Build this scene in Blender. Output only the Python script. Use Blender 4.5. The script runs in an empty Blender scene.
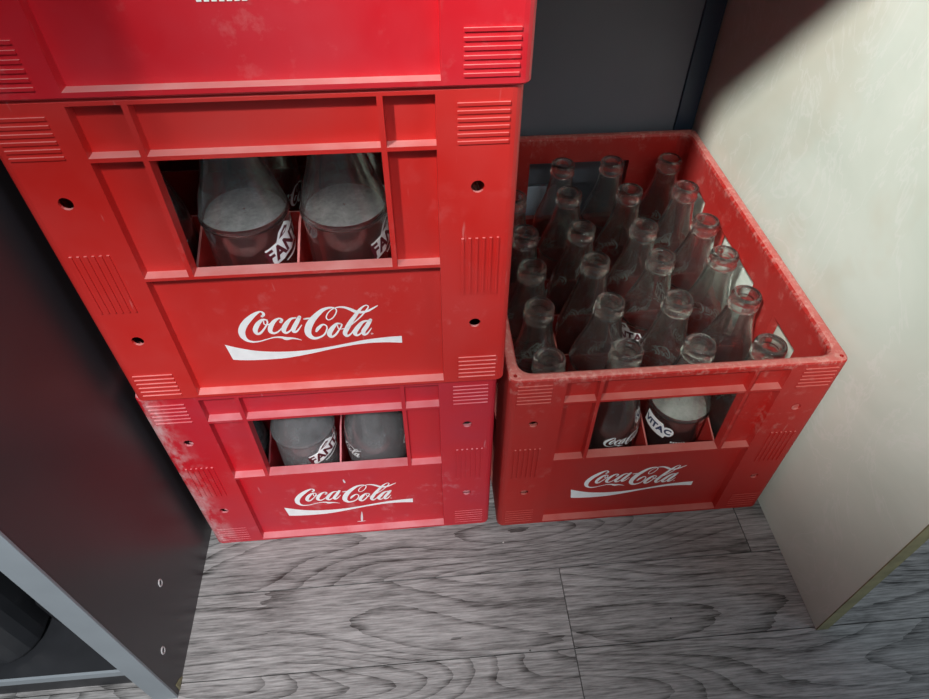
import bpy, bmesh, math, random
from mathutils import Vector, Matrix

# ------------------------------------------------------------------ camera, world, lights, exposure
scene = bpy.context.scene
COL = scene.collection
cam_data = bpy.data.cameras.new('camera'); cam = bpy.data.objects.new('camera', cam_data); COL.objects.link(cam)
RX = Vector((0.9963903904630463, -0.08480280617291823, 0.0038098860800465104))
UP = Vector((0.05894265653239631, 0.7234495955232403, 0.6878564137799139))
FW = Vector((0.06108841467617595, 0.6851490106556811, -0.7258367852278451))
cam.matrix_world = Matrix(((RX.x, UP.x, -FW.x, -0.21895), (RX.y, UP.y, -FW.y, -0.34693),
                           (RX.z, UP.z, -FW.z, 0.65935), (0, 0, 0, 1)))
cam_data.sensor_width = 36.0; cam_data.lens = 641.777 / 929 * 36; cam_data.clip_start = .01
scene.camera = cam

world = bpy.data.worlds.new('world'); scene.world = world; world.use_nodes = True
bg = world.node_tree.nodes['Background']
wt = world.node_tree; _tc = wt.nodes.new('ShaderNodeTexCoord'); _sx = wt.nodes.new('ShaderNodeSeparateXYZ'); _rp = wt.nodes.new('ShaderNodeValToRGB')
wt.links.new(_tc.outputs['Generated'], _sx.inputs[0]); wt.links.new(_sx.outputs[2], _rp.inputs[0]); wt.links.new(_rp.outputs[0], bg.inputs[0])
_e = _rp.color_ramp.elements; _e[0].position = 0; _e[0].color = (.10, .125, .15, 1); _e[1].position = .9; _e[1].color = (.44, .48, .52, 1)   # dim room, paler ceiling
bg.inputs[1].default_value = .42

def aim(o, tgt):
    o.rotation_euler = (Vector(tgt) - o.location).to_track_quat('-Z', 'Y').to_euler()
def spot(name, loc, tgt, energy, angle, blend, color, radius):
    l = bpy.data.lights.new(name, 'SPOT'); l.energy = energy; l.spot_size = math.radians(angle); l.spot_blend = blend
    l.color = color; l.shadow_soft_size = radius
    o = bpy.data.objects.new(name, l); o.location = loc; COL.objects.link(o); aim(o, tgt); return o
def area(name, loc, tgt, energy, sx, sy, color):
    l = bpy.data.lights.new(name, 'AREA'); l.shape = 'RECTANGLE'; l.size = sx; l.size_y = sy; l.energy = energy; l.color = color
    o = bpy.data.objects.new(name, l); o.location = loc; COL.objects.link(o); aim(o, tgt); return o
# added spot behind the camera; its soft cone brightens the floor by the stack
spot('added_floor_spot', (-.34, -1.15, 1.75), (-.42, -.08, .08), 180, 24, 1.0, (1, .99, 1), .10)
# ceiling lamp up on the left: reaches the right crate past the stack
spot('ceiling_lamp', (-1.45, -1.62, 2.42), (.155, .14, .64), 760, 22, 1.0, (1, .98, .95), .08)
# cool daylight coming in low from the right
# added area light in front, gives the bottles glossy highlights
area('added_highlight_area', (.1, -2.1, 2.6), (0, .1, .2), 9, .7, .4, (1, 1, 1))
area('window_daylight', (1.9, -1.3, 1.2), (.3, -.2, 0), 12, .9, .9, (.72, .86, 1))

vs = scene.view_settings
vs.view_transform = 'Standard'; vs.look = 'None'; vs.gamma = 1; vs.use_curve_mapping = False; vs.exposure = 0.06
scene.cycles.transparent_max_bounces = 48; scene.cycles.max_bounces = 24; scene.cycles.transmission_bounces = 24; scene.cycles.glossy_bounces = 10

# ------------------------------------------------------------------ helpers
def link(o, parent=None):
    COL.objects.link(o)
    if parent: o.parent = parent
    return o
def tag(o, label=None, cat=None, group=None, kind=None):
    if label: o['label'] = label
    if cat: o['category'] = cat
    if group: o['group'] = group
    if kind: o['kind'] = kind
    return o
def empty(name, loc, rz=0):
    o = bpy.data.objects.new(name, None); o.location = loc; o.rotation_euler = (0, 0, rz); o.empty_display_size = .02
    return link(o)
class MB:
    def __init__(s): s.v = []; s.f = []
    def add(s, vs_, fs_):
        b = len(s.v); s.v += [tuple(p) for p in vs_]; s.f += [tuple(b + i for i in f) for f in fs_]
    def box(s, x0, x1, y0, y1, z0, z1):
        s.add([(x0,y0,z0),(x1,y0,z0),(x1,y1,z0),(x0,y1,z0),(x0,y0,z1),(x1,y0,z1),(x1,y1,z1),(x0,y1,z1)],
              [(0,3,2,1),(4,5,6,7),(0,1,5,4),(1,2,6,5),(2,3,7,6),(3,0,4,7)])
    def cyl(s, c, axis, r, h, n=20):
        c = Vector(c); a = Vector(axis).normalized(); u = a.orthogonal().normalized(); w = a.cross(u)
        ring = [u*math.cos(2*math.pi*i/n)*r + w*math.sin(2*math.pi*i/n)*r for i in range(n)]
        vv = [c - a*h/2 + p for p in ring] + [c + a*h/2 + p for p in ring]
        s.add(vv, [tuple(range(n))[::-1], tuple(range(n, 2*n))] + [(i, (i+1) % n, n+(i+1) % n, n+i) for i in range(n)])
    def prism(s, poly, z0, z1):
        n = len(poly)
        s.add([(x, y, z0) for x, y in poly] + [(x, y, z1) for x, y in poly],
              [tuple(range(n))[::-1], tuple(range(n, 2*n))] + [(i, (i+1) % n, n+(i+1) % n, n+i) for i in range(n)])
    def mesh(s, name, mat=None, smooth=False):
        m = bpy.data.meshes.new(name); m.from_pydata(s.v, [], s.f); m.validate()
        if mat: m.materials.append(mat)
        if smooth: m.shade_smooth()
        return m
    def build(s, name, mat, parent=None, smooth=False, bevel=0):
        m = s.mesh(name, mat, smooth)
        o = bpy.data.objects.new(name, m); link(o, parent)
        if bevel: bev(o, bevel)
        return o
def bev(o, w, seg=2):
    b = o.modifiers.new('bevel', 'BEVEL'); b.width = w; b.segments = seg; b.limit_method = 'ANGLE'; b.angle_limit = math.radians(40)
    b.harden_normals = False

def nodes(name):
    m = bpy.data.materials.new(name); m.use_nodes = True; nt = m.node_tree
    return m, nt, nt.nodes, nt.links, nt.nodes['Principled BSDF']
def N(nt, t, **kw):
    n = nt.nodes.new(t)
    for k, v in kw.items():
        if k[0] == '_': n.inputs[k[1:].replace('_', ' ')].default_value = v
        else: setattr(n, k, v)
    return n
def ramp(nt, fac, p0, p1, c0=(0,0,0,1), c1=(1,1,1,1)):
    r = nt.nodes.new('ShaderNodeValToRGB'); e = r.color_ramp.elements
    e[0].position = p0; e[1].position = p1; e[0].color = c0; e[1].color = c1
    nt.links.new(fac, r.inputs[0]); return r.outputs[0]
def mix(nt, fac, a, b, blend='MIX'):
    m = nt.nodes.new('ShaderNodeMix'); m.data_type = 'RGBA'; m.blend_type = blend
    for sock, val in ((m.inputs[0], fac), (m.inputs[6], a), (m.inputs[7], b)):
        if isinstance(val, (tuple, float, int)): sock.default_value = val
        else: nt.links.new(val, sock)
    return m.outputs[2]
def math_(nt, op, a, b=None, clamp=False):
    m = nt.nodes.new('ShaderNodeMath'); m.operation = op; m.use_clamp = clamp
    for i, v in enumerate((a, b)):
        if v is None: continue
        if isinstance(v, (float, int)): m.inputs[i].default_value = v
        else: nt.links.new(v, m.inputs[i])
    return m.outputs[0]
def noise(nt, vec, scale, detail=3, rough=.5, dist=0):
    n = nt.nodes.new('ShaderNodeTexNoise'); n.inputs['Scale'].default_value = scale; n.inputs['Detail'].default_value = detail
    n.inputs['Roughness'].default_value = rough; n.inputs['Distortion'].default_value = dist
    if vec: nt.links.new(vec, n.inputs['Vector'])
    return n.outputs['Fac']
def mapped(nt, scale=(1,1,1), loc=(0,0,0), coord='Object'):
    t = nt.nodes.new('ShaderNodeTexCoord'); m = nt.nodes.new('ShaderNodeMapping')
    m.inputs['Scale'].default_value = scale; m.inputs['Location'].default_value = loc
    nt.links.new(t.outputs[coord], m.inputs['Vector']); return m.outputs[0]

def red_plastic(name, base, worn, dust, amount, top, seed, rough=.38, wear=None):
    m, nt, nd, lk, b = nodes(name)
    v = mapped(nt, loc=(seed, seed*.7, seed*1.3))
    big = ramp(nt, noise(nt, v, 9, 4, .6), .38, .68)
    c = mix(nt, math_(nt, 'MULTIPLY', big, .8), base + (1,), worn + (1,))
    speck = ramp(nt, noise(nt, v, 55, 5, .7), .56, .78)
    patch = ramp(nt, noise(nt, v, 6, 2), .45, .65)
    c = mix(nt, math_(nt, 'MULTIPLY', math_(nt, 'MULTIPLY', speck, patch), amount), c, dust + (1,))
    sv = mapped(nt, scale=(260, 260, 30), loc=(seed, 0, 0))
    scr = ramp(nt, noise(nt, sv, 1, 2), .70, .78)
    c = mix(nt, math_(nt, 'MULTIPLY', scr, .25), c, dust + (1,))
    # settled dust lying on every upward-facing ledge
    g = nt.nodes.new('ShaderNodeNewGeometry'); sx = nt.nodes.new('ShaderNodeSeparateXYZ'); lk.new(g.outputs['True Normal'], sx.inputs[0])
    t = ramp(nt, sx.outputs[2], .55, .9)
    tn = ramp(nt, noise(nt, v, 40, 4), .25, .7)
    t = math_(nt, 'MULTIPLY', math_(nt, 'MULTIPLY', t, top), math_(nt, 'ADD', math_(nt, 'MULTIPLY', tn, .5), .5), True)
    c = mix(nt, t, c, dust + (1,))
    if wear:
        tc = nt.nodes.new('ShaderNodeTexCoord'); so = nt.nodes.new('ShaderNodeSeparateXYZ'); lk.new(tc.outputs['Object'], so.inputs[0])
        mr = N(nt, 'ShaderNodeMapRange', interpolation_type='SMOOTHSTEP')
        if wear == 'side': lk.new(so.outputs[0], mr.inputs[0]); mr.inputs[1].default_value = -.118; mr.inputs[2].default_value = -.150
        else: lk.new(so.outputs[2], mr.inputs[0]); mr.inputs[1].default_value = .236; mr.inputs[2].default_value = .249
        wn = ramp(nt, noise(nt, mapped(nt, scale=(1, 1, .6), loc=(9, 2, 4)), 38 if wear == 'side' else 160, 6, .75), .44 if wear == 'side' else .50, .62)
        c = mix(nt, math_(nt, 'MULTIPLY', math_(nt, 'MULTIPLY', mr.outputs[0], wn), .8 if wear == 'side' else .45), c, (.62, .48, .48, 1) if wear == 'side' else (.62, .38, .33, 1))
    lk.new(c, b.inputs['Base Color'])
    rr = math_(nt, 'ADD', math_(nt, 'MULTIPLY', big, .2), rough); lk.new(rr, b.inputs['Roughness'])
    bp = N(nt, 'ShaderNodeBump', _Strength=.12, _Distance=.0006); lk.new(noise(nt, v, 220, 3), bp.inputs['Height']); lk.new(bp.outputs[0], b.inputs['Normal'])
    return m

def simple(name, col, rough=.5, var=.0, scale=20, metal=0):
    m, nt, nd, lk, b = nodes(name)
    b.inputs['Roughness'].default_value = rough; b.inputs['Metallic'].default_value = metal
    v = mapped(nt); n = noise(nt, v, scale, 4)
    c2 = tuple(max(0, x * (1 - var)) for x in col) + (1,)
    lk.new(mix(nt, ramp(nt, n, .35, .65), col + (1,), c2), b.inputs['Base Color'])
    return m

def glass(name, tint, dustcol, dust, shoulder, z0=.149, z1=.20, seed=0):
    """thin clear bottle glass: clear transmission darker at the rim of the bottle, sharp reflections, a dust film."""
    m, nt, nd, lk, b = nodes(name)
    nd.remove(b)
    out = nd['Material Output']
    lw = N(nt, 'ShaderNodeLayerWeight', _Blend=.5)
    tr = nt.nodes.new('ShaderNodeBsdfTransparent')
    lk.new(mix(nt, ramp(nt, lw.outputs['Facing'], .40, .92), (.985, .99, .985, 1), tint + (1,)), tr.inputs[0])
    gl = N(nt, 'ShaderNodeBsdfGlossy', _Roughness=.045); gl.inputs[0].default_value = (1, 1, 1, 1)
    fr = math_(nt, 'ADD', math_(nt, 'MULTIPLY', math_(nt, 'POWER', lw.outputs['Facing'], 2.4), .90), .06)
    g_ = N(nt, 'ShaderNodeBsdfGlass', _IOR=1.50, _Roughness=.015); g_.inputs[0].default_value = (.965, .98, .97, 1)
    s0 = nt.nodes.new('ShaderNodeMixShader'); lk.new(fr, s0.inputs[0]); lk.new(tr.outputs[0], s0.inputs[1]); lk.new(gl.outputs[0], s0.inputs[2])
    s1 = nt.nodes.new('ShaderNodeMixShader'); s1.inputs[0].default_value = .18; lk.new(g_.outputs[0], s1.inputs[1]); lk.new(s0.outputs[0], s1.inputs[2])
    df = N(nt, 'ShaderNodeBsdfDiffuse'); df.inputs[0].default_value = dustcol + (1,)
    tl = N(nt, 'ShaderNodeBsdfTranslucent'); tl.inputs[0].default_value = dustcol + (1,)
    ds = nt.nodes.new('ShaderNodeMixShader'); ds.inputs[0].default_value = .35; lk.new(df.outputs[0], ds.inputs[1]); lk.new(tl.outputs[0], ds.inputs[2])
    v = mapped(nt, loc=(seed, 0, 0))
    nn = math_(nt, 'ADD', math_(nt, 'MULTIPLY', ramp(nt, noise(nt, v, 70, 6, .7), .3, .8), .6), math_(nt, 'MULTIPLY', noise(nt, v, 300, 3, .8), .7))
    amt = math_(nt, 'MULTIPLY', nn, dust)
    if shoulder:
        tc = nt.nodes.new('ShaderNodeTexCoord'); sx = nt.nodes.new('ShaderNodeSeparateXYZ'); lk.new(tc.outputs['Object'], sx.inputs[0])
        z = math_(nt, 'ADD', sx.outputs[2], math_(nt, 'MULTIPLY', noise(nt, v, 90, 4), .006))
        lo = N(nt, 'ShaderNodeMapRange', interpolation_type='SMOOTHSTEP'); lk.new(z, lo.inputs[0])
        lo.inputs[1].default_value = z0; lo.inputs[2].default_value = z0 + .006
        hi = N(nt, 'ShaderNodeMapRange', interpolation_type='SMOOTHSTEP'); lk.new(z, hi.inputs[0])
        hi.inputs[1].default_value = z1 + .004; hi.inputs[2].default_value = z1 - .004
        band = math_(nt, 'MULTIPLY', math_(nt, 'MULTIPLY', lo.outputs[0], hi.outputs[0]), shoulder)
        amt = math_(nt, 'ADD', amt, math_(nt, 'MULTIPLY', band, math_(nt, 'ADD', math_(nt, 'MULTIPLY', nn, .6), .5)), True)
    s2 = nt.nodes.new('ShaderNodeMixShader'); lk.new(amt, s2.inputs[0]); lk.new(s1.outputs[0], s2.inputs[1]); lk.new(ds.outputs[0], s2.inputs[2])
    lk.new(s2.outputs[0], out.inputs[0])
    return m

# ------------------------------------------------------------------ materials
M = {}
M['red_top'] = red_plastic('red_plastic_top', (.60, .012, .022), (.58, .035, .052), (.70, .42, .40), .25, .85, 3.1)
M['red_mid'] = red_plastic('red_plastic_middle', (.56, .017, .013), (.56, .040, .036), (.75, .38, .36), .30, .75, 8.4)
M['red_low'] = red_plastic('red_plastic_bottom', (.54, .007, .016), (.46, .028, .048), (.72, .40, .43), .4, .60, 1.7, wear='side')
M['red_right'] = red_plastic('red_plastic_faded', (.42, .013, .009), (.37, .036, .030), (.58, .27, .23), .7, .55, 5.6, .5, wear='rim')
M['white'] = simple('white_print', (.92, .92, .92), .45, .08, 120)
M['dark_print'] = simple('dark_print', (.10, .012, .02), .5)
M['blue_print'] = simple('blue_print', (.02, .03, .09), .5)
M['red_print'] = simple('red_print', (.55, .05, .03), .5)
M['glass'] = glass('clear_glass', (.33, .36, .35), (.88, .87, .83), .022, 0)
M['glass_ring'] = glass('clear_glass_dusty_shoulder', (.60, .60, .60), (.60, .60, .60), .03, .0, .1475, .170)
M['film'] = glass('dust_film', (.5, .5, .5), (.85, .85, .85), 1.0, 0, seed=2)
M['glass_dusty'] = glass('dusty_glass', (.40, .40, .40), (.36, .36, .37), .62, 0, seed=4)
M['dark_board'] = simple('dark_grey_board', (.042, .038, .042), .38, .2, 6)
M['edge_grey'] = simple('grey_edge_band', (.24, .275, .30), .5, .15, 12)
M['back'] = simple('blue_grey_back', (.15, .175, .215), .55, .12, 5)
M['blue_patch'] = simple('pale_blue_patch', (.60, .72, .85), .6, .1, 5)
M['trim_blue'] = simple('blue_steel_trim', (.03, .055, .09), .4)
M['black'] = simple('black_plastic', (.018, .020, .024), .45, .3, 30)
M['olive'] = simple('raw_board_edge', (.26, .24, .13), .7, .35, 60)
M['grey_rib'] = simple('grey_ribbed', (.06, .065, .065), .6)
M['paint'] = simple('white_paint_spill', (.75, .68, .70), .6)
M['crumb'] = simple('pale_crumb', (.6, .58, .55), .8)
M['dcrumb'] = simple('dark_crumb', (.02, .02, .02), .8)
M['ring'] = simple('bare_ring', (.45, .44, .44), .5)

def marble():
    m, nt, nd, lk, b = nodes('cream_marble_laminate')
    v = mapped(nt, scale=(1, 1, 1.4))
    n1 = noise(nt, v, 5, 5, .55, .6)
    c = mix(nt, ramp(nt, n1, .35, .68), (.60, .68, .59, 1), (.72, .79, .70, 1))
    n2 = noise(nt, mapped(nt, loc=(3, 1, 2)), 3.2, 4, .6, 1.2)
    c = mix(nt, math_(nt, 'MULTIPLY', ramp(nt, n2, .52, .68), .35), c, (.56, .48, .34, 1))
    n3 = noise(nt, mapped(nt, scale=(1, 1.6, 1), loc=(7, 2, 5)), 6, 5, .6, 1.6)
    vein = math_(nt, 'SUBTRACT', 1.0, math_(nt, 'MULTIPLY', math_(nt, 'ABSOLUTE', math_(nt, 'SUBTRACT', n3, .5)), 60.), True)
    c = mix(nt, math_(nt, 'MULTIPLY', vein, .30), c, (.82, .84, .80, 1))
    lk.new(c, b.inputs['Base Color']); b.inputs['Roughness'].default_value = .42
    return m
M['marble'] = marble()

def wood():
    m, nt, nd, lk, b = nodes('grey_wood_laminate')
    at = N(nt, 'ShaderNodeAttribute', attribute_name='plank')
    cx = nt.nodes.new('ShaderNodeCombineXYZ')
    lk.new(math_(nt, 'MULTIPLY', at.outputs['Fac'], 37.), cx.inputs[0]); lk.new(math_(nt, 'MULTIPLY', at.outputs['Fac'], 11.), cx.inputs[1])
    tc = nt.nodes.new('ShaderNodeTexCoord')
    add = N(nt, 'ShaderNodeVectorMath', operation='ADD'); lk.new(tc.outputs['Object'], add.inputs[0]); lk.new(cx.outputs[0], add.inputs[1])
    def mp(s):
        q = nt.nodes.new('ShaderNodeMapping'); q.inputs['Scale'].default_value = s; lk.new(add.outputs[0], q.inputs['Vector']); return q.outputs[0]
    # cathedral contours: fine dark pores gathered along growth lines
    h = noise(nt, mp((1.9, 8.5, 1)), 1, 1.5, .4, .25)
    wob = math_(nt, 'MULTIPLY', noise(nt, mp((30, 200, 1)), 1, 2), .010)
    ph = math_(nt, 'FRACT', math_(nt, 'MULTIPLY', math_(nt, 'ADD', h, wob), 27.))
    line = ramp(nt, ph, .0, .34)
    side = ramp(nt, ph, .98, .86)
    rings = math_(nt, 'MULTIPLY', line, 1.0)
    fine = ramp(nt, noise(nt, mp((34, 520, 1)), 1, 4, .7), .32, .66)
    mid = ramp(nt, noise(nt, mp((9, 150, 1)), 1, 4, .6), .3, .7)
    blot = ramp(nt, noise(nt, mp((4, 18, 1)), 1, 3), .3, .7)
    f = math_(nt, 'ADD', math_(nt, 'ADD', math_(nt, 'MULTIPLY', rings, .24), math_(nt, 'MULTIPLY', fine, .42)), math_(nt, 'ADD', math_(nt, 'MULTIPLY', blot, .16), math_(nt, 'MULTIPLY', mid, .24)))
    f = ramp(nt, f, .28, .90)
    c = mix(nt, f, (.028, .027, .026, 1), (.385, .38, .375, 1))
    tone = math_(nt, 'ADD', math_(nt, 'MULTIPLY', at.outputs['Fac'], .25), .85)
    tcx = nt.nodes.new('ShaderNodeCombineXYZ')
    for i in range(3): lk.new(tone, tcx.inputs[i])
    c = mix(nt, 1.0, c, tcx.outputs[0], 'MULTIPLY')
    lk.new(c, b.inputs['Base Color'])
    lk.new(math_(nt, 'ADD', math_(nt, 'MULTIPLY', f, .15), .36), b.inputs['Roughness'])
    bp = N(nt, 'ShaderNodeBump', _Strength=.25, _Distance=.0006); lk.new(f, bp.inputs['Height']); lk.new(bp.outputs[0], b.inputs['Normal'])
    return m
M['wood'] = wood()

# ------------------------------------------------------------------ setting: floor and back wall
def floor():
    rnd = random.Random(4); mb = MB(); vals = []
    joints = {0: [.123], -1: [-.09], -2: [-.09]}
    for r in range(-14, 9):
        y1 = -.0535 + .083 * (r + 1); y0 = y1 - .083
        base = joints.get(r, [rnd.uniform(-.4, .4)])[0]
        x = base - 1.22 * 2
        while x < 1.9:
            g = .0005
            mb.box(x + g, x + 1.22 - g, y0 + g, y1 - g, -.004, 0); vals += [rnd.random()] * 6
            x += 1.22
    mb.box(-2.6, 2.6, -1.3, .75, -.012, -.0035); vals += [.0] * 6
    o = mb.build('floor', M['wood']); a = o.data.attributes.new('plank', 'FLOAT', 'FACE')
    a.data.foreach_set('value', vals); tag(o, kind='structure')
floor()
mb = MB(); mb.box(-1.4, 1.4, .445, .465, 0, 1.6); tag(mb.build('wall_back', M['back']), kind='structure')

# ------------------------------------------------------------------ counter: two side boards, back sheet, top
root = empty('back_sheet', (0, .43, .165)); tag(root, 'dark blue-grey back sheet standing behind the stack and the open crate', 'panel')
mb = MB(); mb.box(-.467, .128, 0, .004, 0, .683); mb.build('sheet', M['back'], root)
mb = MB(); mb.box(.1285, .1535, -.003, .004, 0, .683); mb.build('edge_strip', M['trim_blue'], root, bevel=.0008)
mb = MB(); mb.box(-.150, -.022, .436, .442, 0, .158)  # flat pale blue sheet, shows as a paler patch through the rear window
tag(mb.build('blue_patch', M['blue_patch']), 'pale blue patch low behind the open crate, glimpsed through its rear window', 'board')

root = empty('side_panel', (-.479, .145, 0)); tag(root, 'dark charcoal side board standing left of the crate stack, with a grey front edge', 'side panel')
mb = MB(); mb.box(-.010, .011, -.292, .298, 0, .848); mb.build('board', M['dark_board'], root)
mb = MB(); mb.box(-.0105, .0112, -.2945, -.2921, .0005, .848); mb.build('edge_band', M['edge_grey'], root, bevel=.0004)
def ring_mesh(name, y, z, parent):
    mb = MB(); n = 24; vv = []
    for i in range(n):
        a = 2*math.pi*i/n
        for r, x in ((.0048, .0111), (.0042, .0118), (.0030, .0118), (.0028, .0111)):
            vv.append((x, y + r*.72*math.cos(a), z + r*math.sin(a)))
    ff = [(4*i+j, 4*((i+1) % n)+j, 4*((i+1) % n)+j+1, 4*i+j+1) for i in range(n) for j in range(3)]
    mb.add(vv, ff); return mb.build(name, M['ring'], parent, True)
ring_mesh('screw_ring', -.226, .097, root); ring_mesh('screw_ring', -.271, .058, root)
mb = MB(); mb.add([(.0113, -.288, .0), (.0113, -.275, 0), (.0113, -.279, .007), (.0113, -.287, .013), (.0118, -.286, .001), (.0118, -.277, .001), (.0118, -.280, .005), (.0118, -.286, .010)],
                  [(0,1,5,4),(1,2,6,5),(2,3,7,6),(3,0,4,7),(4,5,6,7)])
mb.build('chipped_corner', M['olive'], root)

root = empty('marble_board', (.1614, .15, 0)); tag(root, 'cream marble-patterned side board standing right of the open crate', 'side panel')
mb = MB(); mb.box(-.006, .006, -.2885, .288, 0, .848); mb.build('board', M['marble'], root)
mb = MB(); mb.box(-.0062, .0062, -.2895, -.2884, .0, .848); mb.build('raw_edge', M['olive'], root)

mb = MB(); mb.box(-.491, .1676, -.149, .4445, .8485, .870)
tag(mb.build('counter_top', M['dark_board'], bevel=.001), 'dark board lying across the two side boards above the crates', 'counter top')

# left bay: plinth with a low shelf board and a black case on it
root = empty('cabinet_plinth', (-.75, .10, 0)); tag(root, 'low dark plinth with grey lip left of the charcoal side board', 'cabinet')
mb = MB(); mb.box(-.30, .260, -.232, .30, 0, .040); mb.build('plinth', M['black'], root)
mb = MB(); mb.box(-.30, .260, -.236, .30, .0402, .050); mb.build('shelf_board', M['black'], root)
mb = MB(); mb.box(-.30, .260, -.2385, -.2362, .0402, .050); mb.build('lip', M['edge_grey'], root)
root = empty('black_case', (-.655, -.062, .0502)); tag(root, 'black plastic case with ribbed grey grille on the low plinth shelf', 'case')
def rounded(x0, x1, y0, y1, r, n=5):
    p = []
    for cx_, cy_, a0 in ((x1-r, y0+r, -90), (x1-r, y1-r, 0), (x0+r, y1-r, 90), (x0+r, y0+r, 180)):
        for i in range(n+1):
            a = math.radians(a0 + 90*i/n); p.append((cx_ + r*math.cos(a), cy_ + r*math.sin(a)))
    return p
mb = MB(); mb.prism(rounded(-.12, .075, -.065, .12, .03), 0, .16); mb.build('case_body', M['black'], root, bevel=.008)
mb = MB(); mb.box(.080, .125, -.03, .06, 0, .05); mb.build('side_block', M['black'], root, bevel=.006)
mb = MB()
for i in range(9):
    z = .03 + i*.010; mb.box(-.025 + .001*i, .024 - .0022*i, -.068, -.0655, z, z+.005)
mb.build('grille', M['grey_rib'], root, bevel=.001)
rnd = random.Random(7)
for i in range(10):
    x = rnd.uniform(-.06, .06); z = rnd.uniform(.02, .14); mb = MB(); mb.box(x, x+rnd.uniform(.001, .004), -.0662, -.0650, z, z+.0012)
    mb.build('paint_fleck', M['ring'], root)

# ------------------------------------------------------------------ printed marks
S = [[(-329.5,798.2,11.2),(-316.8,810.3,10.5),(-315.7,832.0,9.2),(-335.9,844.8,7.3),(-374.6,825.2,14.7),(-422.6,785.2,22.0),(-476.4,725.5,26.0),(-511.2,660.4,26.0),(-516.1,600.9,22.0),(-494.6,556.1,13.8),(-453.8,536.6,8.9),(-401.1,539.8,5.8),(-345.3,556.9,5.1),(-283.5,572.5,6.4),(-232.4,568.3,10.8),(-199.7,552.4,16.6),(-157.2,552.7,9.6),(-120.0,542.0,5.8),(-88.7,526.2,1.9)],
[(-304.9,758.4,6.8),(-339.0,761.0,11.2),(-381.5,718.0,18.2),(-410.9,661.5,18.2),(-407.2,621.7,12.7),(-380.3,626.9,10.1),(-339.1,673.9,6.8),(-307.5,725.6,6.2),(-304.9,758.4,6.8)],
[(-330.5,747.9,4.3),(-332.5,718.6,5.0),(-312.6,708.0,5.0),(-284.4,721.1,4.3)],
[(-207.8,729.4,11.3),(-194.3,752.5,8.8),(-214.7,767.3,7.5),(-253.4,741.9,14.3),(-290.1,688.2,18.2),(-303.1,639.0,15.7),(-280.8,616.9,10.8),(-245.3,632.5,6.9),(-203.0,676.7,4.4)],
[(-91.8,764.9,6.8),(-131.9,753.8,11.2),(-177.8,697.4,18.2),(-202.9,644.8,17.6),(-191.1,613.4,11.5),(-154.4,636.3,6.4),(-110.9,696.6,5.7),(-75.1,752.1,5.6)],
[(-62.1,771.5,13.6),(-93.7,713.3,17.0),(-126.0,656.9,17.2),(-130.2,620.5,12.1),(-104.3,627.6,7.6),(-59.9,688.1,3.8)],
[(-30.2,747.7,7.5),(-11.8,750.8,8.2),(6.5,753.8,7.5)],
[(37.5,611.6,8.3),(55.4,642.5,14.0),(93.4,678.7,8.9),(118.9,667.6,5.7),(120.1,632.7,5.7),(91.7,574.6,7.1),(44.2,543.6,10.3),(1.4,543.4,16.4),(-25.7,584.1,22.9),(-18.7,648.4,26.8),(18.3,722.5,25.5),(66.2,781.1,21.4),(116.6,828.0,15.7),(164.9,846.9,9.9),(202.3,844.1,6.8),(217.9,820.4,5.0),(204.5,779.3,4.7),(174.5,739.0,4.7),(143.8,726.2,4.7),(133.2,753.8,4.7),(152.3,796.5,4.1),(187.8,831.3,4.1),(234.4,848.6,6.3),(278.0,843.6,9.9),(319.4,821.5,13.2),(354.5,796.1,14.0),(398.0,785.8,12.1),(443.7,794.6,10.2),(484.4,817.8,7.6),(521.9,842.8,4.4)],
[(229.1,678.9,7.1),(198.2,679.6,10.8),(156.1,629.8,18.5),(130.6,580.8,18.7),(139.8,545.2,12.4),(174.0,563.2,9.0),(215.1,623.3,6.5),(236.3,664.7,6.4),(229.1,678.9,7.1)],
[(202.6,664.6,4.1),(207.6,630.3,4.5),(222.8,622.6,4.5),(250.8,626.9,4.5)],
[(268.9,625.4,3.9),(327.8,680.3,4.8),(386.3,738.8,5.7),(437.2,805.6,6.1),(454.6,837.4,5.0),(440.5,854.0,4.7),(408.7,835.6,7.5),(373.3,792.9,13.2),(345.9,750.8,15.3),(306.4,691.0,18.7),(270.2,625.3,19.4),(249.4,575.8,17.4),(262.5,544.6,11.8),(294.4,567.5,6.5),(326.6,616.2,4.2)],
[(439.9,696.9,6.5),(396.3,684.0,12.3),(354.7,632.4,18.7),(325.4,579.0,18.3),(336.7,546.1,11.1),(370.1,566.0,6.5),(409.8,628.0,5.2),(437.8,676.2,5.2)],
[(456.7,701.9,14.0),(426.7,645.1,17.4),(392.3,587.7,17.4),(392.8,550.1,11.8),(419.0,560.2,7.2),(456.3,615.1,3.9)],
[(454.8+7*math.cos(a*.7), 554.5+7*math.sin(a*.7), 1.6) for a in range(10)]]
SW = [(-672.4,522.5),(-573.1,476.4),(-428.6,430.9),(-241.5,409.7),(-48.2,413.7),(167.5,446.7),(383.4,489.5),(560.7,507.6),(680.5,510.3)], \
     [(-672.5+20,352.2),(-560.2,337.6),(-400,331.1),(-230.1,337.9),(-40.7,371.3),(180.4,420.5),(394.6,451.4),(555.8,449.8),(679.0,434.4)]
def cr(pts, n):
    out = []; P = [pts[0]] + list(pts) + [pts[-1]]
    for i in range(1, len(P)-2):
        for k in range(n):
            t = k/n
            out.append(tuple(.5*(2*b + (c-a)*t + (2*a-5*b+4*c-d)*t*t + (3*b-a-3*c+d)*t**3) for a, b, c, d in zip(P[i-1], P[i], P[i+1], P[i+2])))
    out.append(tuple(pts[-1])); return out
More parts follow.
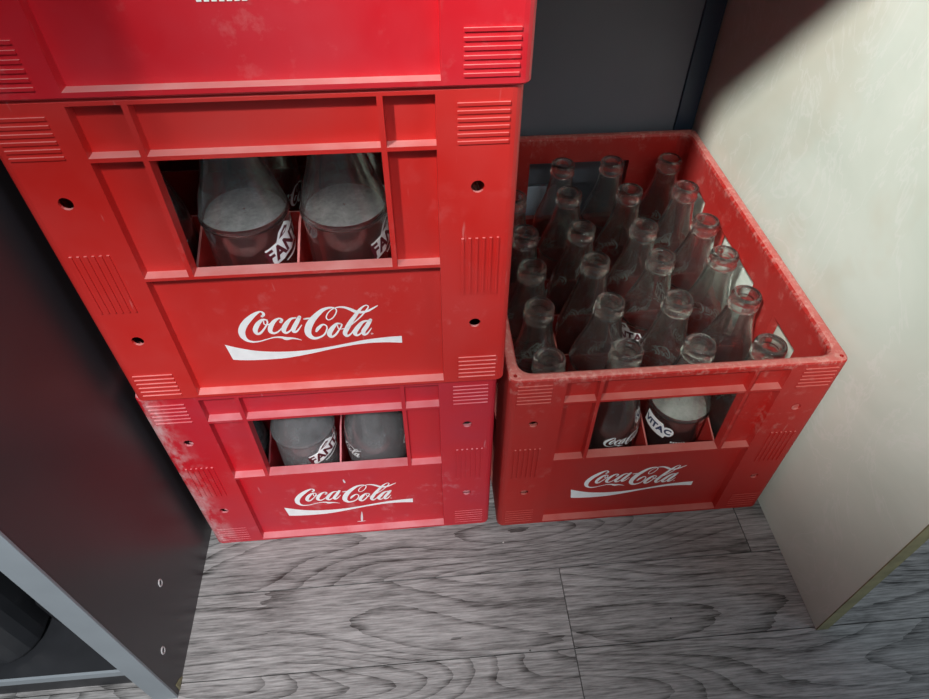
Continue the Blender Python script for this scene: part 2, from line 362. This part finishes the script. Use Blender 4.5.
def ribbon(mb, pts, fn, n=6, off=0):
    c = cr(pts, n); L, R_ = [], []
    for i, (x, z, w) in enumerate(c):
        a = c[max(0, i-1)]; b = c[min(len(c)-1, i+1)]; dx, dz = b[0]-a[0], b[1]-a[1]; l = math.hypot(dx, dz) or 1
        nx, nz = -dz/l, dx/l; L.append((x+nx*w, z+nz*w)); R_.append((x-nx*w, z-nz*w))
    m = len(c)
    mb.add([fn(*p, off) for p in L] + [fn(*p, off) for p in R_], [(i, i+1, m+i+1, m+i) for i in range(m-1)])
    # round ends
    for (x, z, w) in (c[0], c[-1]):
        k = 10; mb.add([fn(x + w*math.cos(6.2832*j/k), z + w*math.sin(6.2832*j/k), off) for j in range(k)], [tuple(range(k))])
def script_logo(mb, fn, swoosh=True, weight=1.0):
    for i, s in enumerate(S): ribbon(mb, [(x, z, w*weight) for x, z, w in s], fn, 6, i * .000006)
    if swoosh:
        t = cr([p for p in SW[0]], 4); b = cr([p for p in SW[1]], 4); m = len(t)
        mb.add([fn(*p, 0) for p in t] + [fn(*p, 0) for p in b], [(i, m+i, m+i+1, i+1) for i in range(m-1)])
def text_mesh(txt, size, bold=.0):
    cu = bpy.data.curves.new('t', 'FONT'); cu.body = txt; cu.size = size; cu.offset = bold; cu.align_x = 'CENTER'; cu.align_y = 'CENTER'
    o = bpy.data.objects.new('t', cu); COL.objects.link(o)
    dg = bpy.context.evaluated_depsgraph_get(); me = bpy.data.meshes.new_from_object(o.evaluated_get(dg))
    bm = bmesh.new(); bm.from_mesh(me); bmesh.ops.subdivide_edges(bm, edges=[e for e in bm.edges if e.calc_length() > .004], cuts=2)
    vs_ = [v.co.copy() for v in bm.verts]; bm.verts.index_update(); fs_ = [tuple(v.index for v in f.verts) for f in bm.faces]; bm.free()
    bpy.data.objects.remove(o); bpy.data.curves.remove(cu); bpy.data.meshes.remove(me)
    return vs_, fs_

# ------------------------------------------------------------------ crates
CW, CL, CH = .150, .413, .2492
def crate_shell_mesh(wb, TOP, CH, worn):
    tube = MB(); outer = rounded(-CW, CW, 0, CL, .007, 4); inner = rounded(-.1402, .1402, .0098, CL-.0098, .014, 4); n = len(outer)
    def rr(d, r): return rounded(-CW+d, CW-d, d, CL-d, r, 4)
    loops = [(outer, .0012), (outer, CH-.0022), (rr(.0007, .0066), CH-.0007), (rr(.0020, .0060), CH), (rr(.0060, .0150), CH), (rr(.0082, .0145), CH-.0012), (inner, CH-.0040), (inner, 0), (rr(.0010, .006), 0)]
    k = len(loops); vv = [(x, y, z) for lp, z in loops for x, y in lp]; ff = []
    for i in range(n):
        j = (i+1) % n
        ff += [(q*n+i, q*n+j, ((q+1) % k)*n+j, ((q+1) % k)*n+i) for q in range(k)]
    tube.add(vv, ff)
    cut = MB(); D = .0078
    for side in (0, 1):
        def box(x0, x1, d, z0, z1):
            if side == 0: cut.box(x0, x1, -.01, d, z0, z1)
            else: cut.box(-x1, -x0, CL-d, CL+.01, z0, z1)
        for a, b in ((-.0995, -.0702), (-.0668, .0668), (.0702, .0995)):
            box(a, b, D, .2158, TOP)
        box(-.0995, -.0702, D, wb, .2131); box(.0702, .0995, D, wb, .2131)
        box(-.0668, .0668, .02, wb, .2131); box(-.0995, .0995, D, .0040, wb-.0025)
        for sx in (-1, 1):
            for z in (.0686, .1869):
                n_ = 16; vv_ = []
                for d_, r_ in ((-.0035, .0045), (.0019, .0043), (.0019, .0125), (.0245, .0125)):
                    for q in range(n_):
                        a_ = 2*math.pi*q/n_ + .1; vv_.append((sx*.1244 + r_*math.cos(a_), d_ if side == 0 else CL-d_, z + r_*math.sin(a_)))
                ff_ = [(k_*n_+q, k_*n_+(q+1) % n_, (k_+1)*n_+(q+1) % n_, (k_+1)*n_+q) for k_ in range(3) for q in range(n_)] + [tuple(range(n_))[::-1], tuple(range(3*n_, 4*n_))]
                cut.add(vv_, ff_ if side == 0 else [f_[::-1] for f_ in ff_])
    for sx in (-1, 1):
        for a, b in ((.055, .104), (.155, .258), (.309, .358)):
            cut.box(sx*.16 if sx < 0 else .13, sx*.13 if sx < 0 else .16, a, b, wb, .205)
        for a, b in ((.052, .125), (.129, .284), (.288, .361)):
            x0, x1 = sorted((sx*.16, sx*(CW-D))); cut.box(x0, x1, a, b, .2158, .2425)
        x0, x1 = sorted((sx*.16, sx*(CW-D))); cut.box(x0, x1, .052, .361, .004, wb-.0025)
        for y in (.006, CL-.006): cut.cyl((sx*.1440, y, CH), (0, 0, 1), .0018, .012, 10)
    a = tube.build('a', None); c = cut.build('c', None)
    for o_ in (a, c):
        bm = bmesh.new(); bm.from_mesh(o_.data); bmesh.ops.recalc_face_normals(bm, faces=bm.faces); bm.to_mesh(o_.data); bm.free()
    md = a.modifiers.new('b', 'BOOLEAN'); md.operation = 'DIFFERENCE'; md.object = c; md.solver = 'EXACT'
    dg = bpy.context.evaluated_depsgraph_get(); me = bpy.data.meshes.new_from_object(a.evaluated_get(dg)); me.name = 'crate_shell'
    bpy.data.objects.remove(a); bpy.data.objects.remove(c)
    # raised grip ridges on the corner posts
    bm = bmesh.new(); bm.from_mesh(me); r = MB()
    def rid(x0, x1, z0, z1, h=.0011):
        for y0, y1 in ((-h, .001), (CL-.001, CL+h)): r.box(x0, x1, y0, y1, z0, z1)
    for sx in (-1, 1):
        for i in range(6):
            z = .2172 + i*.0047; x0, x1 = sorted((sx*.1118, sx*.1420)); rid(x0, x1, z-.0009, z+.0009)
            z = .0067 + i*.0047; rid(x0, x1, z-.0009, z+.0009, .0003 if worn else .0011)
            x = sx*(.1150 + i*.00472); rid(x-.0009, x+.0009, .098, .1478, .0011)
    rm = r.mesh('r'); bm.from_mesh(rm); bm.to_mesh(me); bm.free(); bpy.data.meshes.remove(rm)
    return me
SHELL = {'right': (crate_shell_mesh(.1255, .2425, CH, True), .1255), 'low': (crate_shell_mesh(.1265, .2450, .2512, True), .1265), 'up': (crate_shell_mesh(.1265, .2468, .2512, False), .1265)}
def grid_mesh():
    mb = MB(); t = .0008
    for x in (-.07, 0, .07):
        poly = [(.0099, .008), (CL-.0099, .008), (CL-.0099, .118), (CL-.05, .132), (.05, .132), (.0099, .118)]
        mb.add([(x-t, y, z) for y, z in poly] + [(x+t, y, z) for y, z in poly],
               [(0,1,2,3,4,5), (11,10,9,8,7,6)] + [(i, 6+i, 6+(i+1) % 6, (i+1) % 6) for i in range(6)])
    for k in range(1, 6):
        y = .2065 + (k-3)*.0655; mb.box(-.1401, .1401, y-t, y+t, .008, .124)
    return mb
def crate(x, y, z, rz, wb, mat, label, lx=0, lz=0, extra=None):
    root = empty('bottle_crate', (x, y, z), rz); tag(root, label, 'crate', 'red bottle crates')
    me = SHELL[wb][0].copy(); me.materials.clear(); me.materials.append(mat)
    o = bpy.data.objects.new('crate_shell', me); link(o, root)
    o = grid_mesh().build('divider_grid', mat, root)
    mb = MB(); mb.box(-.1401, .1401, .0099, CL-.0099, .0006, .0016); mb.build('crate_base', mat, root)
    mb = MB(); script_logo(mb, lambda a, b, off: (a*1e-4+lx, .0077-off, b*1e-4+lz)); mb.build('script_logo', M['white'], root)
    return root
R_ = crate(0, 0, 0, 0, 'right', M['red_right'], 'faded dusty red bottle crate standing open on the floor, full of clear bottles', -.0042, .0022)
X1, Y1, X2, Y2, X3, Y3 = -.3090, .0047, -.3046, .0007, -.3013, -.0022
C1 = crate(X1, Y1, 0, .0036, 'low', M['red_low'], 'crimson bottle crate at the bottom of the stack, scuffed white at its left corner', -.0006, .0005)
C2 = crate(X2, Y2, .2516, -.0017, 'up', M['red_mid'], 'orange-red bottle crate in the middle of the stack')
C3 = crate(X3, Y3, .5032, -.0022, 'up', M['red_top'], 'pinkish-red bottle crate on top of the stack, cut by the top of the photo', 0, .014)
# paint spill on the bottom crate front
mb = MB()
f = lambda x, z, off: (x*1e-4, .0076-off, z*1e-4)
ribbon(mb, [(112, 325, 3), (108, 280, 7), (98, 190, 12), (92, 120, 9)], f); ribbon(mb, [(45, 122, 4), (88, 120, 8), (130, 124, 3)], f, 6, .00002)
mb.build('paint_drip', M['paint'], C1)
mb = MB(); ribbon(mb, [(-1, 980, 5), (3, 950, 9), (8, 925, 8)], f)
mb.build('paint_drip', M['paint'], C1)
mb = MB()
for i in range(7): mb.box(-.020+i*.0037, -.0175+i*.0037, .0074, .0077, .0438, .0462)
mb.build('small_print', M['white'], C3)

# ------------------------------------------------------------------ bottles
def lathe(profile, n=48, mod=None):
    mb = MB(); k = len(profile); vv = []
    for i in range(n):
        a = 2*math.pi*i/n
        for z, r in profile:
            rr = r*(1 + (mod(z, a) if mod else 0)); vv.append((rr*math.cos(a), rr*math.sin(a), z))
    mb.add(vv, [(i*k+j, ((i+1) % n)*k+j, ((i+1) % n)*k+j+1, i*k+j+1) for i in range(n) for j in range(k-1)])
    return mb
def smooth_profile(pts, n=4): return cr(pts, n)
COKE = smooth_profile([(.0005, .0), (.0003, .018), (.0012, .0255), (.005, .0282), (.018, .0290), (.034, .0280), (.050, .0262), (.066, .0264), (.082, .0285), (.100, .0306), (.122, .0309),
                       (.140, .0298), (.154, .0270), (.168, .0230), (.182, .0192), (.196, .0166), (.208, .0149), (.2135, .0142)], 3) + \
       [(.2142, .0150), (.2160, .0157), (.2185, .0157), (.2203, .0148), (.2215, .0141), (.2228, .0143), (.2245, .0150), (.2280, .0151), (.2298, .0144), (.2310, .0130)]
FANTA = smooth_profile([(.0005, .0), (.0003, .018), (.0012, .0258), (.005, .0288), (.020, .0296), (.06, .0292), (.10, .0296), (.138, .0298), (.1455, .0300)], 3) + \
        [(.1465, .0306), (.1480, .0313), (.1498, .0312), (.1512, .0305)] + \
        smooth_profile([(.153, .0300), (.165, .0268), (.180, .0216), (.196, .0172), (.208, .0150), (.2135, .0142)], 3) + COKE[-10:]
COKE = [(z*.9913, r) for z, r in COKE]; FANTA = [(z*.9913, r) for z, r in FANTA]
def inner(profile): # inside wall of the glass
    out = [(.2288, .0112), (.2270, .0094), (.2230, .0090), (.2110, .0100)]
    for z, r in reversed(profile):
        if z < .212 and r > .012 and z > .004: out.append((z, r-.0026))
    return out + [(.0065, .018), (.0080, .0)]
def bottle_mesh(name, prof, mat, flute):
    def mod(z, a):
        if not flute: return 0
        w = math.exp(-((z-.055)/.030)**2) + math.exp(-((z-.158)/.018)**2)
        return .014*w*math.cos(a*10)
    mb = lathe(prof + inner(prof), 60, mod); return mb.mesh(name, mat, True)
GM = {}
def glass_data(kind, mat):
    k = (kind, mat)
    if k not in GM: GM[k] = bottle_mesh('bottle_glass', COKE if kind == 'coke' else FANTA, M[mat], kind == 'coke')
    return GM[k]
def wrap(r, az0, zc, scale=1, tilt=0):
    """flat print coordinates (metres) onto the round bottle wall; az0 measured from the front, positive to the right"""
    ct, st = math.cos(tilt), math.sin(tilt)
    def fn(x, z, off=0):
        x, z = x*scale, z*scale; x, z = x*ct - z*st, x*st + z*ct
        a = az0 + x/r; rr = r + .0003 + off
        return (rr*math.sin(a), -rr*math.cos(a), zc+z)
    return fn
def coke_print(az):
    mb = MB(); fn = wrap(.0309, az, .125, 1)
    script_logo(mb, lambda x, z, off: fn(x*.46e-4, (z-690)*.46e-4, off), False, 1.1)
    return mb
def poly_on(mb, pts, fn, off):
    # fan, densely subdivided along the outline so it follows the wall
    P = []
    for i in range(len(pts)):
        a, b = pts[i], pts[(i+1) % len(pts)]; n = 4
        for k in range(n): P.append((a[0]+(b[0]-a[0])*k/n, a[1]+(b[1]-a[1])*k/n))
    cx_ = sum(p[0] for p in P)/len(P); cz_ = sum(p[1] for p in P)/len(P); m = len(P)
    rings = [[(cx_+(x-cx_)*t, cz_+(z-cz_)*t) for x, z in P] for t in (.33, .66, 1)]
    vv = [fn(cx_, cz_, off)] + [fn(x, z, off) for rg in rings for x, z in rg]
    ff = [(0, 1+i, 1+(i+1) % m) for i in range(m)]
    for q in range(2): ff += [(1+q*m+i, 1+(q+1)*m+i, 1+(q+1)*m+(i+1) % m, 1+q*m+(i+1) % m) for i in range(m)]
    mb.add(vv, ff)
FTX = text_mesh('FANTA', .0165, .0006); VTX = text_mesh('VITA', .011, .0005); CTX = text_mesh('C', .010, .0005)
def fruit_print(az, word='FANTA'):
    """white splash-edged badge with a leaf, dark block letters"""
    w, d = MB(), MB(); r = .0298
    fn = wrap(r, az, .127, .94, math.radians(14))
    poly_on(w, [(-.0225,-.0085), (.020,-.0085), (.0235,-.002), (.0225,.0075), (.010,.0085), (.0085,.0120), (.003,.0175), (-.006,.0150), (-.0115,.0090), (-.0225,.0085), (-.0200, 0)], fn, .00005)
    poly_on(d, [(-.0085,.0098), (-.001,.0098), (.0045,.0120), (.0015,.0150), (-.0045,.0130)], fn, .0002)
    poly_on(w, [(-.004,.0108), (.001,.0112), (.0015,.0125), (-.002,.0120)], fn, .0003)
    d.add([fn(v.x*.92, v.y*1.0, .0002) for v in FTX[0]], FTX[1])
    ribbon(w, [(-.010, -.0120, .0006), (.0, -.0128, .0011), (.012, -.0110, .0005)], fn, 6, .0001)
    return w, d
def vita_print(az):
    w, d = MB(), MB(); fn = wrap(.0298, az, .128, 1, math.radians(-6))
    poly_on(w, [(-.016,-.008), (.012,-.010), (.013,-.003), (.006,.009), (-.016,.010)], fn, .00005)
    circ = [(.013+.0062*math.cos(a*.5236), .0010+.0068*math.sin(a*.5236)) for a in range(12)]
    poly_on(w, circ, fn, .0001)
    d.add([fn(v.x-.003, v.y, .00025) for v in VTX[0]], VTX[1]); d.add([fn(v.x+.013, v.y+.001, .0003) for v in CTX[0]], CTX[1])
    fn2 = wrap(.0298, az+.9, .113)
    for i in range(6): w.add([fn2(-.008+i*.0026+a, b, .0001) for a, b in ((0,0),(.0019,0),(.0019,.0024),(0,.0024))], [(0,1,2,3)])
    return w, d
PM = {}
def print_data(kind):
    if kind not in PM:
        if kind == 'coke': PM[kind] = [coke_print(a).mesh('script_print', M['white']) for a in (0, math.pi)]
        elif kind == 'fanta':
            w, d = fruit_print(0); PM[kind] = [w.mesh('badge_print', M['white']), d.mesh('letter_print', M['dark_print'])]
        else:
            w, d = vita_print(0); PM[kind] = [w.mesh('badge_print', M['white']), d.mesh('letter_print', M['blue_print'])]
    return PM[kind]
def bottle(base, kind, az, mat, label, group, mouth=None):
    """base: world point under the bottle; mouth: where the axis stands at the lip (the bottle leans a little in its cell)"""
    o = bpy.data.objects.new('glass_bottle', glass_data('coke' if kind == 'coke' else 'fanta', mat)); link(o)
    ax = Vector((0, 0, 1))
    if mouth: ax = Vector((mouth[0]-base[0], mouth[1]-base[1], .231)).normalized()
    q = Vector((0, 0, 1)).rotation_difference(ax).to_matrix() @ Matrix.Rotation(az, 3, 'Z')
    o.matrix_world = Matrix.Translation(base) @ q.to_4x4()
    tag(o, label, 'bottle', group)
    if mat == 'glass_ring':
        mb = MB(); rings = [(.0008, 0), (.0093, 0), (.0180, 0), (.0272, .0002)]
        for q, (rad, dz) in enumerate(rings): mb.v += [(rad*math.cos(6.28318*t/40), rad*math.sin(6.28318*t/40), .1477+dz) for t in range(40)]
        mb.f = [(q*40+t, q*40+(t+1) % 40, (q+1)*40+(t+1) % 40, (q+1)*40+t) for q in range(3) for t in range(40)]
        mb.build('dust_film', M['film'], o)
    for me in print_data(kind):
        c = bpy.data.objects.new(me.name.split('.')[0], me); link(c, o)
    return o
MOUTH = {(0,0):(-.1061,.0417),(1,0):(-.032,.0483),(2,0):(.038,.0504),(3,0):(.1031,.0425),
 (0,1):(-.1037,.1115),(1,1):(-.0321,.1131),(2,1):(.0377,.1119),(3,1):(.1079,.1123),
 (0,2):(-.1007,.1735),(1,2):(-.0309,.1797),(2,2):(.0423,.1806),(3,2):(.11,.1787),
 (0,3):(-.0991,.2333),(1,3):(-.0337,.2375),(2,3):(.0382,.2356),(3,3):(.1139,.2392),
 (0,4):(-.1020,.3050),(1,4):(-.0343,.3086),(2,4):(.0419,.3091),(3,4):(.1141,.3101),
 (1,5):(-.0275,.3747),(2,5):(.0347,.3747),(3,5):(.1137,.3759)}
ROWN = ['front row', 'second row from the front', 'third row from the front', 'third row from the back', 'second row from the back', 'back row']
COLN = ['leftmost', 'second from left', 'third from left', 'rightmost']
FAN = {(1,1), (3,1), (2,2), (0,2), (3,3), (1,4), (2,5)}
rnd = random.Random(11)
for (i, j), m in MOUTH.items():
    cx_, cy_ = (i-1.5)*.070, .2065+(j-2.5)*.0655
    dx, dy = max(-.006, min(.006, m[0]-cx_)), max(-.006, min(.006, m[1]-cy_))
    kind = 'fanta' if (i, j) in FAN else 'coke'; az = rnd.uniform(-1.3, 1.3)
    if (i, j) == (1, 0): az = .42
    if (i, j) == (2, 0): kind = 'vita'; az = -1.0
    what = {'coke': 'clear contour bottle with white script', 'fanta': 'clear straight bottle with badge', 'vita': 'clear bottle marked VITA C'}[kind]
    bottle((cx_, cy_, .0018), kind, az, 'glass_ring' if kind == 'vita' else 'glass', '%s, open crate, %s, %s' % (what, ROWN[j], COLN[i]), 'bottles in the open crate', (cx_+dx, cy_+dy))
def stack_bottles(X, Y, Z, kinds, mats, where):
    for j in range(2):
        for i in range(4):
            if j and i in (0, 3): continue
            k, az, mt = kinds[(i, j)]
            lab = {'coke': 'contour bottle with white script', 'fanta': 'straight bottle with FANTA badge'}[k]
            bottle((X+(i-1.5)*.0695, Y+.0440+j*.0655, Z+.0018), k, az, mt, '%s%s, %s crate, %s, %s' % ('dusty ' if mt != 'glass' else 'clear ', lab, where, ROWN[j].split(' from')[0], COLN[i]), 'bottles in the stacked crates')
stack_bottles(X2, Y2, .2516, {(0,0): ('coke', .4, 'glass'), (1,0): ('fanta', 1.22, 'glass_ring'), (2,0): ('fanta', 1.36, 'glass_ring'), (3,0): ('coke', 1.2, 'glass'),
                             (1,1): ('coke', .9, 'glass'), (2,1): ('coke', .5, 'glass')}, None, 'middle stacked')
stack_bottles(X1, Y1, 0, {(0,0): ('coke', .2, 'glass_dusty'), (1,0): ('fanta', .92, 'glass_dusty'), (2,0): ('coke', -1.22, 'glass_dusty'), (3,0): ('coke', 1.2, 'glass_dusty'),
                             (1,1): ('coke', .9, 'glass_dusty'), (2,1): ('coke', .5, 'glass_dusty')}, None, 'bottom stacked')

# ------------------------------------------------------------------ crumbs on the floor
for x, y, mt, lab in ((-.146, -.020, 'crumb', 'pale paint crumb on the floor in front of the gap between the crates'),
                      (.013, -.116, 'dcrumb', 'tiny dark crumb on the floor in front of the open crate'),
                      (-.134, -.135, 'dcrumb', 'dark crumb on the plank joint left of the cross joint')):
    mb = MB(); mb.add([(x-.001, y, 0), (x+.0012, y-.0009, 0), (x+.0006, y+.0014, 0), (x, y+.0002, .0012)], [(0,2,1),(0,1,3),(1,2,3),(2,0,3)])
    tag(mb.build('floor_crumb', M[mt]), lab, 'crumb', 'crumbs on the floor')
